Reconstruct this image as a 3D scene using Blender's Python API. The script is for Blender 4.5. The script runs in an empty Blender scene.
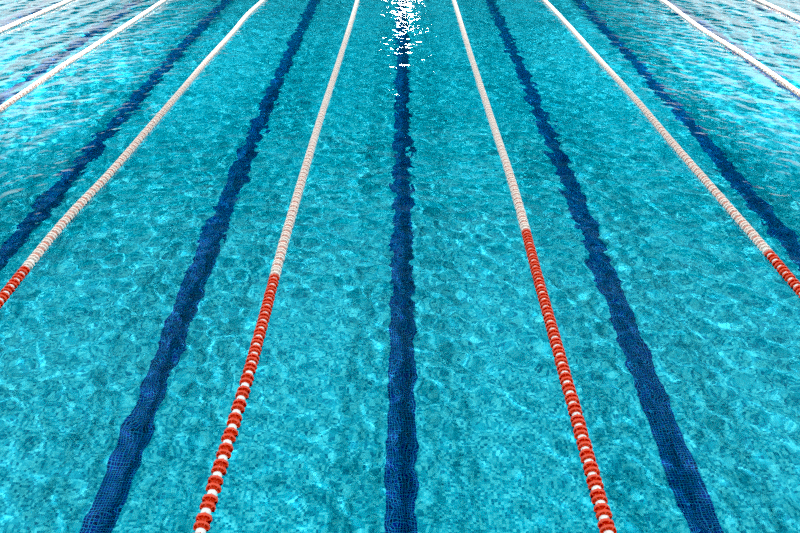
import bpy, bmesh, math, random
import numpy as np
from mathutils import Vector, Matrix

random.seed(7)
rng = np.random.default_rng(11)
scn = bpy.context.scene
COL = scn.collection
scn.view_settings.view_transform = 'Standard'
scn.view_settings.look = 'None'
scn.cycles.use_denoising = False     # keep the fine mosaic and ripples crisp
vs_ = scn.view_settings
vs_.use_curve_mapping = True
vs_.curve_mapping.black_level = (0.029, 0.020, 0.018)
vs_.curve_mapping.white_level = (0.87, 0.87, 0.87)

# ------------------------------------------------------------------ camera
F = 750.0                       # focal length in pixels of an 800 px wide frame
PITCH = math.atan(431.5 / F)    # looking down over the pool
H = 3.68                        # lens height above the water
YAW = math.atan(2.5 * math.cos(PITCH) / F)
cd = bpy.data.cameras.new('camera')
cam = bpy.data.objects.new('camera', cd)
COL.objects.link(cam)
cd.sensor_fit = 'HORIZONTAL'
cd.sensor_width = 36.0
cd.lens = 36.0 * F / 800.0
cd.clip_end = 200
cam.location = (0, 0, H)
cam.rotation_euler = (math.pi / 2 - PITCH, 0, YAW)
scn.camera = cam
CAM_M = cam.rotation_euler.to_matrix()


def on_water(px, py, z=0.0):
    """The point of the plane at height z that is seen at pixel (px, py)."""
    d = CAM_M @ Vector(((px - 400) / F, -(py - 266.5) / F, -1.0))
    t = (z - H) / d.z
    return Vector((d.x * t, d.y * t, z))


def to_pixel(p):
    q = CAM_M.transposed() @ (Vector(p) - cam.location)
    return 400 + F * q.x / -q.z, 266.5 - F * q.y / -q.z


# ------------------------------------------------------------------ helpers
def link(name, me, mats, parent=None):
    o = bpy.data.objects.new(name, me)
    for m in (mats if isinstance(mats, (list, tuple)) else [mats]):
        if me.materials.find(m.name) < 0:
            me.materials.append(m)
    COL.objects.link(o)
    if parent is not None:
        o.parent = parent
    return o


def tag(o, label=None, cat=None, group=None, kind=None):
    if label: o['label'] = label
    if cat: o['category'] = cat
    if group: o['group'] = group
    if kind: o['kind'] = kind
    return o


def new_mat(name):
    m = bpy.data.materials.new(name)
    m.use_nodes = True
    nt = m.node_tree
    nt.nodes.clear()
    out = nt.nodes.new('ShaderNodeOutputMaterial')
    return m, nt, out


def nd(nt, t, **kw):
    n = nt.nodes.new(t)
    for k, v in kw.items():
        if hasattr(n, k):
            setattr(n, k, v)
        else:
            n.inputs[k].default_value = v
    return n


def math_node(nt, op, a, b=None, c=None, clamp=False):
    n = nt.nodes.new('ShaderNodeMath')
    n.operation = op
    n.use_clamp = clamp
    for i, v in enumerate((a, b, c)):
        if v is None: continue
        if isinstance(v, (int, float)): n.inputs[i].default_value = v
        else: nt.links.new(v, n.inputs[i])
    return n.outputs[0]


def smooth(nt, v, lo, hi):
    n = nt.nodes.new('ShaderNodeMapRange')
    n.interpolation_type = 'SMOOTHSTEP'
    n.inputs['From Min'].default_value = lo
    n.inputs['From Max'].default_value = hi
    nt.links.new(v, n.inputs['Value'])
    return n.outputs[0]


def mix_rgb(nt, fac, a, b, blend='MIX'):
    n = nt.nodes.new('ShaderNodeMix')
    n.data_type = 'RGBA'
    n.blend_type = blend
    for sock, v in ((n.inputs['Factor'], fac), (n.inputs['A'], a), (n.inputs['B'], b)):
        if isinstance(v, (int, float)): sock.default_value = v
        elif isinstance(v, tuple): sock.default_value = (*v, 1) if len(v) == 3 else v
        else: nt.links.new(v, sock)
    return n.outputs['Result']


def srgb(r, g, b):
    f = lambda c: c / 12.92 if c <= 0.04045 else ((c + 0.055) / 1.055) ** 2.4
    return (f(r / 255), f(g / 255), f(b / 255))


# ------------------------------------------------------------------ materials
def tile_material(name, dark, mid, light, grout, grout_amt, size=0.025, axes='XY'):
    """Glass mosaic: square tiles of slightly different shades with thin grout."""
    m, nt, out = new_mat(name)
    L = nt.links
    tc = nd(nt, 'ShaderNodeTexCoord')
    sep = nd(nt, 'ShaderNodeSeparateXYZ')
    L.new(tc.outputs['Object'], sep.inputs[0])
    ax = [sep.outputs[a] for a in axes]
    u = math_node(nt, 'DIVIDE', ax[0], size)
    v = math_node(nt, 'DIVIDE', ax[1], size)
    comb = nd(nt, 'ShaderNodeCombineXYZ')
    L.new(math_node(nt, 'FLOOR', u), comb.inputs[0])
    L.new(math_node(nt, 'FLOOR', v), comb.inputs[1])
    wn = nd(nt, 'ShaderNodeTexWhiteNoise', noise_dimensions='2D')
    L.new(comb.outputs[0], wn.inputs['Vector'])
    ramp = nd(nt, 'ShaderNodeValToRGB')
    e = ramp.color_ramp.elements
    e[0].position, e[0].color = 0.0, (*dark, 1)
    e[1].position, e[1].color = 1.0, (*light, 1)
    k = e.new(0.45); k.color = (*mid, 1)
    L.new(wn.outputs['Value'], ramp.inputs[0])
    # grout: distance to the edge of the tile
    fu = math_node(nt, 'ABSOLUTE', math_node(nt, 'SUBTRACT', math_node(nt, 'FRACT', u), 0.5))
    fv = math_node(nt, 'ABSOLUTE', math_node(nt, 'SUBTRACT', math_node(nt, 'FRACT', v), 0.5))
    g = smooth(nt, math_node(nt, 'MAXIMUM', fu, fv), 0.37, 0.44)
    g = math_node(nt, 'MULTIPLY', g, grout_amt)
    colr = mix_rgb(nt, g, ramp.outputs[0], grout)
    bs = nd(nt, 'ShaderNodeBsdfPrincipled')
    bs.inputs['Roughness'].default_value = 0.6
    bs.inputs['Specular IOR Level'].default_value = 0.1
    L.new(colr, bs.inputs['Base Color'])
    L.new(bs.outputs[0], out.inputs[0])
    return m


M_FLOOR = tile_material('turquoise_mosaic', (0.000, 0.080, 0.150), (0.003, 0.198, 0.282), (0.034, 0.345, 0.405), (0.002, 0.24, 0.31), 0.6)
M_LINE = tile_material('navy_mosaic', (0.000, 0.001, 0.03), (0.000, 0.002, 0.065), (0.001, 0.004, 0.13), (0.005, 0.14, 0.30), 0.8)
M_WALLX = tile_material('turquoise_mosaic_side', (0.001, 0.16, 0.25), (0.002, 0.32, 0.42), (0.01, 0.46, 0.53), (0.01, 0.42, 0.52), 0.6, axes='YZ')
M_WALLY = tile_material('turquoise_mosaic_end', (0.001, 0.16, 0.25), (0.002, 0.32, 0.42), (0.01, 0.46, 0.53), (0.01, 0.42, 0.52), 0.6, axes='XZ')


def plastic(name, colr, rough=0.35, vary=0.08):
    m, nt, out = new_mat(name)
    info = nd(nt, 'ShaderNodeObjectInfo')
    geo = nd(nt, 'ShaderNodeNewGeometry')
    n = nd(nt, 'ShaderNodeTexNoise')
    n.inputs['Scale'].default_value = 9.0
    nt.links.new(geo.outputs['Position'], n.inputs['Vector'])
    k = math_node(nt, 'ADD', math_node(nt, 'MULTIPLY', info.outputs['Random'], vary), math_node(nt, 'MULTIPLY', n.outputs['Fac'], vary * 1.5))
    c = mix_rgb(nt, k, colr, tuple(x * 0.25 for x in colr))
    bs = nd(nt, 'ShaderNodeBsdfPrincipled')
    bs.inputs['Roughness'].default_value = rough
    bs.inputs['Specular IOR Level'].default_value = 0.35
    nt.links.new(c, bs.inputs['Base Color'])
    nt.links.new(bs.outputs[0], out.inputs[0])
    return m


M_RED = plastic('red_plastic', (0.86, 0.095, 0.045), 0.38)
M_IVORY = plastic('ivory_plastic', (0.97, 0.80, 0.72), 0.4, 0.03)
M_WHITE = plastic('white_plastic', (0.86, 0.86, 0.83), 0.4, 0.03)
M_PINK = plastic('salmon_plastic', (0.78, 0.22, 0.14), 0.4, 0.05)
M_CABLE = plastic('steel_cable', (0.35, 0.36, 0.36), 0.4, 0.1)

# water: one clear refracting surface with real waves
M_WATER, nt, out = new_mat('clear_water')
gl = nd(nt, 'ShaderNodeBsdfGlass')
gl.inputs['IOR'].default_value = 1.333
gl.inputs['Roughness'].default_value = 0.0
gl.inputs['Color'].default_value = (1, 1, 1, 1)
nt.links.new(gl.outputs[0], out.inputs[0])
# the finest ripples, too small for the mesh
tc = nd(nt, 'ShaderNodeTexCoord')
nz = nd(nt, 'ShaderNodeTexNoise', noise_dimensions='2D')
nz.inputs['Scale'].default_value = 6.5
nz.inputs['Detail'].default_value = 1.5
nz.inputs['Roughness'].default_value = 0.45
nt.links.new(tc.outputs['Object'], nz.inputs['Vector'])
pt = nd(nt, 'ShaderNodeTexNoise', noise_dimensions='2D')
pt.inputs['Scale'].default_value = 0.7
nt.links.new(tc.outputs['Object'], pt.inputs['Vector'])
sp = nd(nt, 'ShaderNodeSeparateXYZ')
nt.links.new(tc.outputs['Object'], sp.inputs[0])
calm = math_node(nt, 'ADD', 0.45, math_node(nt, 'MULTIPLY', smooth(nt, sp.outputs['Y'], 3.0, 8.0), 0.55))
patch = math_node(nt, 'MULTIPLY', math_node(nt, 'ADD', 0.3, math_node(nt, 'MULTIPLY', smooth(nt, pt.outputs['Fac'], 0.3, 0.7), 0.5)), math_node(nt, 'MULTIPLY', calm, math_node(nt, 'SUBTRACT', 1.0, math_node(nt, 'MULTIPLY', smooth(nt, math_node(nt, 'ABSOLUTE', sp.outputs['X']), 4.0, 9.0), 0.5))))
bump = nd(nt, 'ShaderNodeBump')
bump.inputs['Strength'].default_value = 1.0
bump.inputs['Distance'].default_value = 0.011
nt.links.new(math_node(nt, 'MULTIPLY', nz.outputs['Fac'], patch), bump.inputs['Height'])
nt.links.new(bump.outputs[0], gl.inputs['Normal'])

# ------------------------------------------------------------------ the pool
X0, X1, Y0, Y1, DEPTH = -12.0, 12.0, 1.2, 26.2, 2.05


def quad_mesh(name, pts):
    me = bpy.data.meshes.new(name)
    me.from_pydata(pts, [], [(0, 1, 2, 3)])
    return me


def slab(name, a, b, mat):
    me = bpy.data.meshes.new(name)
    bm = bmesh.new()
    bmesh.ops.create_cube(bm, size=1.0)
    for v in bm.verts:
        v.co = Vector([a[i] + (v.co[i] + 0.5) * (b[i] - a[i]) for i in range(3)])
    bm.to_mesh(me); bm.free()
    return tag(link(name, me, mat), kind='structure')


flo = slab('floor', (X0, Y0, -DEPTH - 0.2), (X1, Y1, -DEPTH), M_FLOOR)
TOP = 0.12
slab('wall_left', (X0 - 0.3, Y0 - 0.3, -DEPTH - 0.2), (X0, Y1 + 0.3, TOP), M_WALLX)
slab('wall_right', (X1, Y0 - 0.3, -DEPTH - 0.2), (X1 + 0.3, Y1 + 0.3, TOP), M_WALLX)
slab('wall_front', (X0, Y0 - 0.3, -DEPTH - 0.2), (X1, Y0, TOP), M_WALLY)
slab('wall_back', (X0, Y1, -DEPTH - 0.2), (X1, Y1 + 0.3, TOP), M_WALLY)

# lane lines: strips of navy mosaic, eleven tiles wide, set along the floor of each lane
LINE_TXT = {
    0: 'dark blue tiled line in the middle lane, running up under the white glint',
    -1: 'dark blue tiled line in the lane just left of the middle lane',
    1: 'dark blue tiled line in the lane just right of the middle lane',
    -2: 'dark blue tiled line in the second lane left of the middle lane',
    2: 'dark blue tiled line in the second lane right of the middle lane',
    -3: 'dark blue tiled line in the third lane left of the middle, under pale reflections',
    3: 'dark blue tiled line in the third lane right of the middle, under pale reflections',
    -4: 'violet blue tiled line across the top left corner, beyond the leftmost rope',
    4: 'violet blue tiled line across the top right corner, beyond the rightmost rope',
}
LINE_W = 0.275
for k in sorted(LINE_TXT, key=abs):
    me = bpy.data.meshes.new('lane_line')
    bm = bmesh.new()
    x = k * 2.5
    y0, y1 = Y0 + 2.0 - 1.2, Y1 - 1.6
    bmesh.ops.create_cube(bm, size=1.0)
    for v in bm.verts:
        v.co = Vector((v.co.x * LINE_W, y0 + (v.co.y + 0.5) * (y1 - y0), 0.004 * (v.co.z + 0.5)))
    bm.to_mesh(me); bm.free()
    o = link('lane_line', me, M_LINE)
    o.location = (x, 0, -DEPTH)
    # tiles lie symmetric about the middle of the strip
    for v in me.vertices:
        v.co.x += 0.0125
    o.location.x -= 0.0125
    tag(o, LINE_TXT[k], 'lane line', 'dark lane lines on the pool floor')

# ------------------------------------------------------------------ water surface
STEP = 0.025
nx = int(round((X1 - X0) / STEP)) + 1
ny = int(round((Y1 - Y0) / STEP)) + 1
xs = np.linspace(X0, X1, nx, dtype=np.float32)
ys = np.linspace(Y0, Y1, ny, dtype=np.float32)
gx, gy = np.meshgrid(xs, ys)


def waves(n, l0, l1, slope, spread=math.pi, heading=0.0):
    """Sum of n ripples, wavelengths l0..l1, with a total rms slope."""
    z = np.zeros_like(gx)
    lam = np.exp(rng.uniform(math.log(l0), math.log(l1), n))
    ang = heading + rng.uniform(-spread, spread, n)
    ph = rng.uniform(0, 2 * math.pi, n)
    per = slope * math.sqrt(2.0 / n)
    for a, t, p in zip(lam, ang, ph):
        k = 2 * math.pi / a
        z += np.float32(per / k) * np.sin(np.float32(k * math.cos(t)) * gx + np.float32(k * math.sin(t)) * gy + np.float32(p))
    return z


def patchiness(seed, scale):
    r = np.random.default_rng(seed)
    z = np.zeros_like(gx)
    for i in range(8):
        t = r.uniform(0, 2 * math.pi); k = 2 * math.pi / (scale * r.uniform(0.6, 1.8))
        z += np.sin(k * math.cos(t) * gx + k * math.sin(t) * gy + r.uniform(0, 6.28))
    return np.clip(0.5 + z / 6.0, 0, 1)


CALM = 0.55 + 0.45 * np.clip((gy - 3.5) / 5.0, 0, 1)
SIDE = 0.95 + 0.15 * np.clip(np.abs(gx) / 7.0, 0, 1)
env = CALM * SIDE
Z = env * (waves(26, 0.45, 1.6, 0.013)
           + (0.55 + 0.9 * patchiness(3, 2.0)) * waves(34, 0.20, 0.45, 0.026))
Z += np.clip((np.abs(gx) - 4.5) / 4.0, 0, 1) * waves(24, 0.25, 0.9, 0.06, 0.4, 0.0)
co = np.empty((ny * nx, 3), np.float32)
co[:, 0] = gx.ravel(); co[:, 1] = gy.ravel(); co[:, 2] = Z.ravel()
idx = np.arange(ny * nx, dtype=np.int32).reshape(ny, nx)
q = np.stack([idx[:-1, :-1], idx[:-1, 1:], idx[1:, 1:], idx[1:, :-1]], -1).reshape(-1, 4)
me = bpy.data.meshes.new('water')
me.vertices.add(len(co)); me.vertices.foreach_set('co', co.ravel())
me.loops.add(q.size); me.loops.foreach_set('vertex_index', q.ravel())
me.polygons.add(len(q))
me.polygons.foreach_set('loop_start', np.arange(0, q.size, 4, dtype=np.int32))
me.polygons.foreach_set('use_smooth', np.ones(len(q), bool))
me.update(calc_edges=True)
water = link('water', me, M_WATER)
tag(water, 'clear rippled turquoise pool water filling the lanes', 'water', kind='stuff')

# ------------------------------------------------------------------ lane ropes
# points along each rope, where the photo shows them
ROPES = {
    'L1': [(357.5, 0), (340, 58), (316, 133), (302, 180), (281, 253), (260, 333), (247, 380), (224.5, 453), (200, 533)],
    'R1': [(453.7, 0), (471.5, 58), (496, 133), (511.4, 180), (526, 232), (535.8, 270), (558.7, 353), (586.5, 453), (608.3, 533)],
    'L2': [(263.7, 0), (247.5, 15), (233, 32.5), (207, 61), (180, 92.5), (155, 121.5), (105.5, 178.5), (67.5, 218.5), (27, 267.5), (0, 301)],
    'R2': [(544, 0), (557.5, 14), (574, 32), (600, 61), (619.5, 82), (640, 105), (661, 130), (703.5, 179), (732.5, 212), (768, 253), (800, 291)],
    'L3': [(165, 0), (120, 30), (90.5, 49), (60, 68.5), (43.5, 80), (0, 110)],
    'R3': [(661.6, 0), (705.5, 32), (746, 57), (800, 94.5)],
    'L4': [(71, 0), (30, 18), (0, 31)],
    'R4': [(757.5, 0), (800, 19.5)],
}
OFFS = {'1': 1.25, '2': 3.75, '3': 6.25, '4': 8.75}
RED_Y = {'L1': 278.5, 'R1': 232, 'L2': 268, 'R2': 252}
ROPE_TXT = {
    'L1': 'rope left of the middle lane, red floats with clear white sleeves nearby, white beyond',
    'R1': 'rope right of the middle lane, red floats packed close nearby, white beyond',
    'L2': 'second rope left of the middle lane, white with short red end at left edge',
    'R2': 'second rope right of the middle lane, white with short red end at right edge',
    'L3': 'all white lane rope, third from the middle lane on the left',
    'R3': 'all white lane rope, third from the middle lane on the right',
    'L4': 'white lane rope crossing the top left corner of the pool',
    'R4': 'white lane rope crossing the top right corner of the pool',
}
RZ = 0.012
RAD = 0.051


def lathe(bm, prof, seg, axis_y=True):
    """Revolve (radius, y) pairs about the Y axis."""
    rings = []
    for r, y in prof:
        rings.append([bm.verts.new((r * math.cos(2 * math.pi * i / seg), y, r * math.sin(2 * math.pi * i / seg))) for i in range(seg)])
    n = len(rings)
    for a in range(n):
        b = (a + 1) % n
        for i in range(seg):
            j = (i + 1) % seg
            f = bm.faces.new((rings[a][i], rings[a][j], rings[b][j], rings[b][i]))
            f.smooth = True


def fin(bm, ang, r0, r1, y0, y1, th):
    c, s = math.cos(ang), math.sin(ang)
    vs = []
    for r, y, w in ((r0, y0, 1), (r1, y0 * 0.75, 1), (r1, y1 * 0.75, 1), (r0, y1, 1)):
        for e in (-1, 1):
            vs.append(bm.verts.new((r * c - e * th * s, y, r * s + e * th * c)))
    for a, b in ((0, 1), (1, 2), (2, 3), (3, 0)):
        bm.faces.new((vs[2 * a], vs[2 * a + 1], vs[2 * b + 1], vs[2 * b]))
    bm.faces.new([vs[i] for i in (0, 2, 4, 6)]); bm.faces.new([vs[i] for i in (7, 5, 3, 1)])


def disc_mesh(name, seg=28, fins=True):
    """A ribbed float disc: rounded rim, dished web and a hub on a bore."""
    bm = bmesh.new()
    R = RAD
    prof = [(0.010, -0.025), (0.017, -0.025), (0.019, -0.012), (0.040, -0.005), (0.044, -0.010),
            (0.048, -0.010), (R - 0.0008, -0.007), (R, 0.0), (R - 0.0008, 0.007), (0.048, 0.010),
            (0.044, 0.010), (0.040, 0.005), (0.019, 0.012), (0.017, 0.025), (0.010, 0.025)]
    if not fins:
        prof = [(0.010, -0.025), (0.020, -0.020), (0.038, -0.011), (0.047, -0.0135), (R, 0.0), (0.047, 0.0135), (0.038, 0.011), (0.020, 0.020), (0.010, 0.025)]
    lathe(bm, prof, seg)
    if fins:
        for i in range(6):
            fin(bm, math.pi / 6 + i * math.pi / 3, 0.016, 0.048, -0.024, 0.024, 0.0028)
    bmesh.ops.recalc_face_normals(bm, faces=bm.faces)
    me = bpy.data.meshes.new(name); bm.to_mesh(me); bm.free()
    return me


def spool_mesh(name, half, r=0.032, seg=20):
    bm = bmesh.new()
    lathe(bm, [(0.011, -half), (r - 0.003, -half), (r, -half + 0.004), (r, half - 0.004), (r - 0.003, half), (0.011, half)], seg)
    bmesh.ops.recalc_face_normals(bm, faces=bm.faces)
    me = bpy.data.meshes.new(name); bm.to_mesh(me); bm.free()
    return me


DISC = {'red': disc_mesh('red_disc'), 'white': disc_mesh('white_disc')}
DISC['red'].materials.append(M_RED); DISC['white'].materials.append(M_IVORY)
SPOOL = {'red': spool_mesh('white_sleeve', 0.020), 'white': spool_mesh('salmon_sleeve', 0.016, 0.036)}
SPOOL['red'].materials.append(M_WHITE); SPOOL['white'].materials.append(M_PINK)
FAR_DISC = disc_mesh('far_disc', 14, False)
FAR_SPOOL = spool_mesh('far_sleeve', 0.016, 0.036, 10)


def rope_path(key):
    """x along the rope as a function of y (smooth through the measured points)."""
    side = -1 if key[0] == 'L' else 1
    P = sorted([tuple(on_water(px, py, RZ)[:2]) for px, py in ROPES[key]], key=lambda p: p[1])
    yy = [p[1] for p in P]; xx = [p[0] for p in P]
    nominal = side * OFFS[key[1]]
    P2 = []
    if yy[0] > Y0 + 1.5: P2.append((Y0, nominal if key[1] in '12' else xx[0]))
    else: P2.append((Y0, xx[0]))
    P2 += list(zip(yy, xx))
    P2.append((Y1, xx[-1] * 0.4 + nominal * 0.6))
    ya = np.array([p[0] for p in P2]); xa = np.array([p[1] for p in P2])
    m = np.gradient(xa, ya)          # cubic Hermite tangents

    def f(y):
        i = int(np.clip(np.searchsorted(ya, y) - 1, 0, len(ya) - 2))
        h = ya[i + 1] - ya[i]; t = (y - ya[i]) / h
        return ((2 * t**3 - 3 * t**2 + 1) * xa[i] + (t**3 - 2 * t**2 + t) * h * m[i]
                + (-2 * t**3 + 3 * t**2) * xa[i + 1] + (t**3 - t**2) * h * m[i + 1])
    return f


def bake(items, protos, name, mats, parent):
    """Join copies of proto meshes into one mesh (the far floats)."""
    vs, fs, mi, off = [], [], [], 0
    cache = {}
    for kind, mat_i, M in items:
        if kind not in cache:
            pm = protos[kind]
            c = np.empty(len(pm.vertices) * 3, np.float32); pm.vertices.foreach_get('co', c)
            cache[kind] = (c.reshape(-1, 3), [tuple(p.vertices) for p in pm.polygons])
        c, faces = cache[kind]
        A = np.array(M)
        vs.append(c @ A[:3, :3].T + A[:3, 3])
        fs += [tuple(i + off for i in f) for f in faces]
        mi += [mat_i] * len(faces)
        off += len(c)
    me = bpy.data.meshes.new(name)
    me.from_pydata(np.concatenate(vs).tolist(), [], fs)
    for m in mats: me.materials.append(m)
    me.polygons.foreach_set('material_index', mi)
    me.polygons.foreach_set('use_smooth', [True] * len(fs))
    me.update()
    return tag(link(name, me, [], parent), kind='stuff')


for key in ROPES:
    f = rope_path(key)
    r = random.Random(key)
    y_red = on_water(400, RED_Y[key], RZ).y if key in RED_Y else 6.6
    root = bpy.data.objects.new('lane_rope', None)
    COL.objects.link(root)
    root.empty_display_size = 0.3
    ybase = Y0
    root.location = (f(ybase), ybase, 0)
    base = Vector(root.location)
    tag(root, ROPE_TXT[key], 'lane rope', 'lane ropes floating on the water')
    # cable
    bm = bmesh.new()
    yl = np.arange(Y0, Y1 + 0.01, 0.25)
    yl[-1] = min(yl[-1], Y1)
    prev = None
    for y in yl:
        ring = [bm.verts.new((f(y) + 0.006 * math.cos(a) - base.x, y - base.y, RZ + 0.006 * math.sin(a))) for a in [i * math.pi / 4 for i in range(8)]]
        if prev:
            for i in range(8):
                bm.faces.new((prev[i], prev[(i + 1) % 8], ring[(i + 1) % 8], ring[i])).smooth = True
        prev = ring
    bmesh.ops.recalc_face_normals(bm, faces=bm.faces)
    me = bpy.data.meshes.new('cable'); bm.to_mesh(me); bm.free()
    link('cable', me, M_CABLE, root)
    # floats along the cable: two discs, then a short sleeve
    y = Y0 + 0.25
    discs, spools = [], []
    n = 0
    while y < Y1 - 0.3:
        red = y < y_red
        loose = (key == 'L1' and y < 4.6)
        gap = 0.0
        seq = [('d', 0.050)] * 2
        if r.random() < 0.05 and loose: seq = [('d', 0.056)] * 3
        if loose: seq = [('d', r.uniform(0.060, 0.066))] * len(seq)
        for _, w in seq:
            discs.append(('red' if y + w / 2 < y_red else 'white', y + w / 2)); y += w
        w = r.uniform(0.027, 0.033) if loose else r.uniform(0.017, 0.022)
        spools.append(('red' if red else 'white', y + w / 2)); y += w
    done = {}
    for name, items, table, far in (('float_disc', discs, DISC, FAR_DISC), ('float_sleeve', spools, SPOOL, FAR_SPOOL)):
        rest = []
        count = 0
        for kind, yy in items:
            x = f(yy)
            sl = (f(yy + 0.05) - f(yy - 0.05)) / 0.1
            z = RZ + r.uniform(-0.002, 0.002)
            R = (Matrix.Rotation(-math.atan(sl) + r.gauss(0, 0.03), 4, 'Z') @ Matrix.Rotation(r.gauss(0, 0.03), 4, 'X')
                 @ Matrix.Rotation(r.uniform(0, 6.28), 4, 'Y'))
            M = Matrix.Translation((x - base.x + r.gauss(0, 0.0012), yy - base.y, z)) @ R
            px, py = to_pixel((x, yy, z))
            seen = -8 < px < 808 and -4 < py < 541
            if seen and count < 100:
                if (name, kind) in done:
                    o = done[(name, kind)].copy()
                    COL.objects.link(o)
                else:
                    o = bpy.data.objects.new(name, table[kind])
                    COL.objects.link(o)
                    if name == 'float_disc':
                        o['label'] = 'red ribbed float disc' if kind == 'red' else 'ivory white ribbed float disc'
                    else:
                        o['label'] = 'white sleeve between red discs' if kind == 'red' else 'salmon red sleeve between white discs'
                    done[(name, kind)] = o
                o.parent = root
                o.matrix_basis = M
                count += 1
            else:
                rest.append((kind, (0 if kind == 'red' else 1), M))
        if rest:
            mats = [M_RED, M_IVORY] if name == 'float_disc' else [M_WHITE, M_PINK]
            bake(rest, {'red': far, 'white': far}, name, mats, root)

# ------------------------------------------------------------------ light
def sun(name, direction_from, strength, angle, colr=(1, 1, 1)):
    ld = bpy.data.lights.new(name, 'SUN')
    ld.energy = strength; ld.angle = math.radians(angle); ld.color = colr
    o = bpy.data.objects.new(name, ld)
    COL.objects.link(o)
    o.rotation_euler = Vector(direction_from).to_track_quat('Z', 'Y').to_euler()
    return o


keys = [sun('caustic_sun', (sx * 0.95, 0.05, 1.0), 0.65, 1.0, (1.0, 0.98, 0.95)) for sx in (-1, 1)]  # added suns from both sides for caustics; rope shadows land on the lane lines


def spot(name, loc, target, power, radius, size):
    ld = bpy.data.lights.new(name, 'SPOT')
    ld.energy = power; ld.shadow_soft_size = radius
    ld.spot_size = math.radians(size); ld.spot_blend = 1.0
    ld.color = (1.0, 0.99, 0.97)
    o = bpy.data.objects.new(name, ld)
    COL.objects.link(o)
    o.location = loc
    o.rotation_euler = (Vector(loc) - Vector(target)).to_track_quat('Z', 'Y').to_euler()
    return o


# added spots, out of view, that brighten the floor of the side lanes
keys.append(spot('side_fill_spot', (-13.0, 7.0, 9.5), (-10.5, 17.5, -2), 42000, 0.2, 70))
keys.append(spot('side_fill_spot', (13.0, 7.0, 9.5), (10.5, 17.5, -2), 42000, 0.2, 70))
# the added lights and the rippled surface throw caustics on the floor
for k in keys:
    k.data.cycles.is_caustics_light = True
water.cycles.is_caustics_caster = True
for o in bpy.data.objects:
    if o.name.startswith(('floor', 'lane_line', 'wall_')):
        o.cycles.is_caustics_receiver = True

# world: the light of a hall with tall bright windows along both sides and a paler roof
w = bpy.data.worlds.new('world'); scn.world = w
w.use_nodes = True
nt = w.node_tree
nt.nodes.clear()
L = nt.links
out = nd(nt, 'ShaderNodeOutputWorld')
bg = nd(nt, 'ShaderNodeBackground')
tc = nd(nt, 'ShaderNodeTexCoord')
sep = nd(nt, 'ShaderNodeSeparateXYZ')
L.new(tc.outputs['Generated'], sep.inputs[0])
ax = math_node(nt, 'ABSOLUTE', sep.outputs['X'])
ratio = math_node(nt, 'DIVIDE', sep.outputs['Z'], math_node(nt, 'MAXIMUM', ax, 0.001))
band = math_node(nt, 'SUBTRACT', 1.0, smooth(nt, ratio, 0.5, 0.72))
side = math_node(nt, 'MULTIPLY', band, smooth(nt, ax, 0.2, 0.42))
roof = smooth(nt, sep.outputs['Z'], 0.28, 0.7)
base_c = mix_rgb(nt, roof, (0.07, 0.13, 0.14), (0.72, 0.88, 0.92))
colr = mix_rgb(nt, side, base_c, (1.25, 1.42, 1.46))
# a small bright lamp low over the far end, mirrored as the glint on the middle lane
az, el = math.radians(0.3), math.radians(8.9)
dt = nd(nt, 'ShaderNodeVectorMath', operation='DOT_PRODUCT')
L.new(tc.outputs['Generated'], dt.inputs[0])
dt.inputs[1].default_value = (math.sin(az) * math.cos(el), math.cos(az) * math.cos(el), math.sin(el))
lamp = smooth(nt, dt.outputs['Value'], math.cos(math.radians(0.95)), math.cos(math.radians(0.6)))
colr = mix_rgb(nt, lamp, colr, (40.0, 40.0, 40.0))
w.cycles.sampling_method = 'NONE'
L.new(colr, bg.inputs['Color'])
bg.inputs['Strength'].default_value = 1.0
L.new(bg.outputs[0], out.inputs[0])
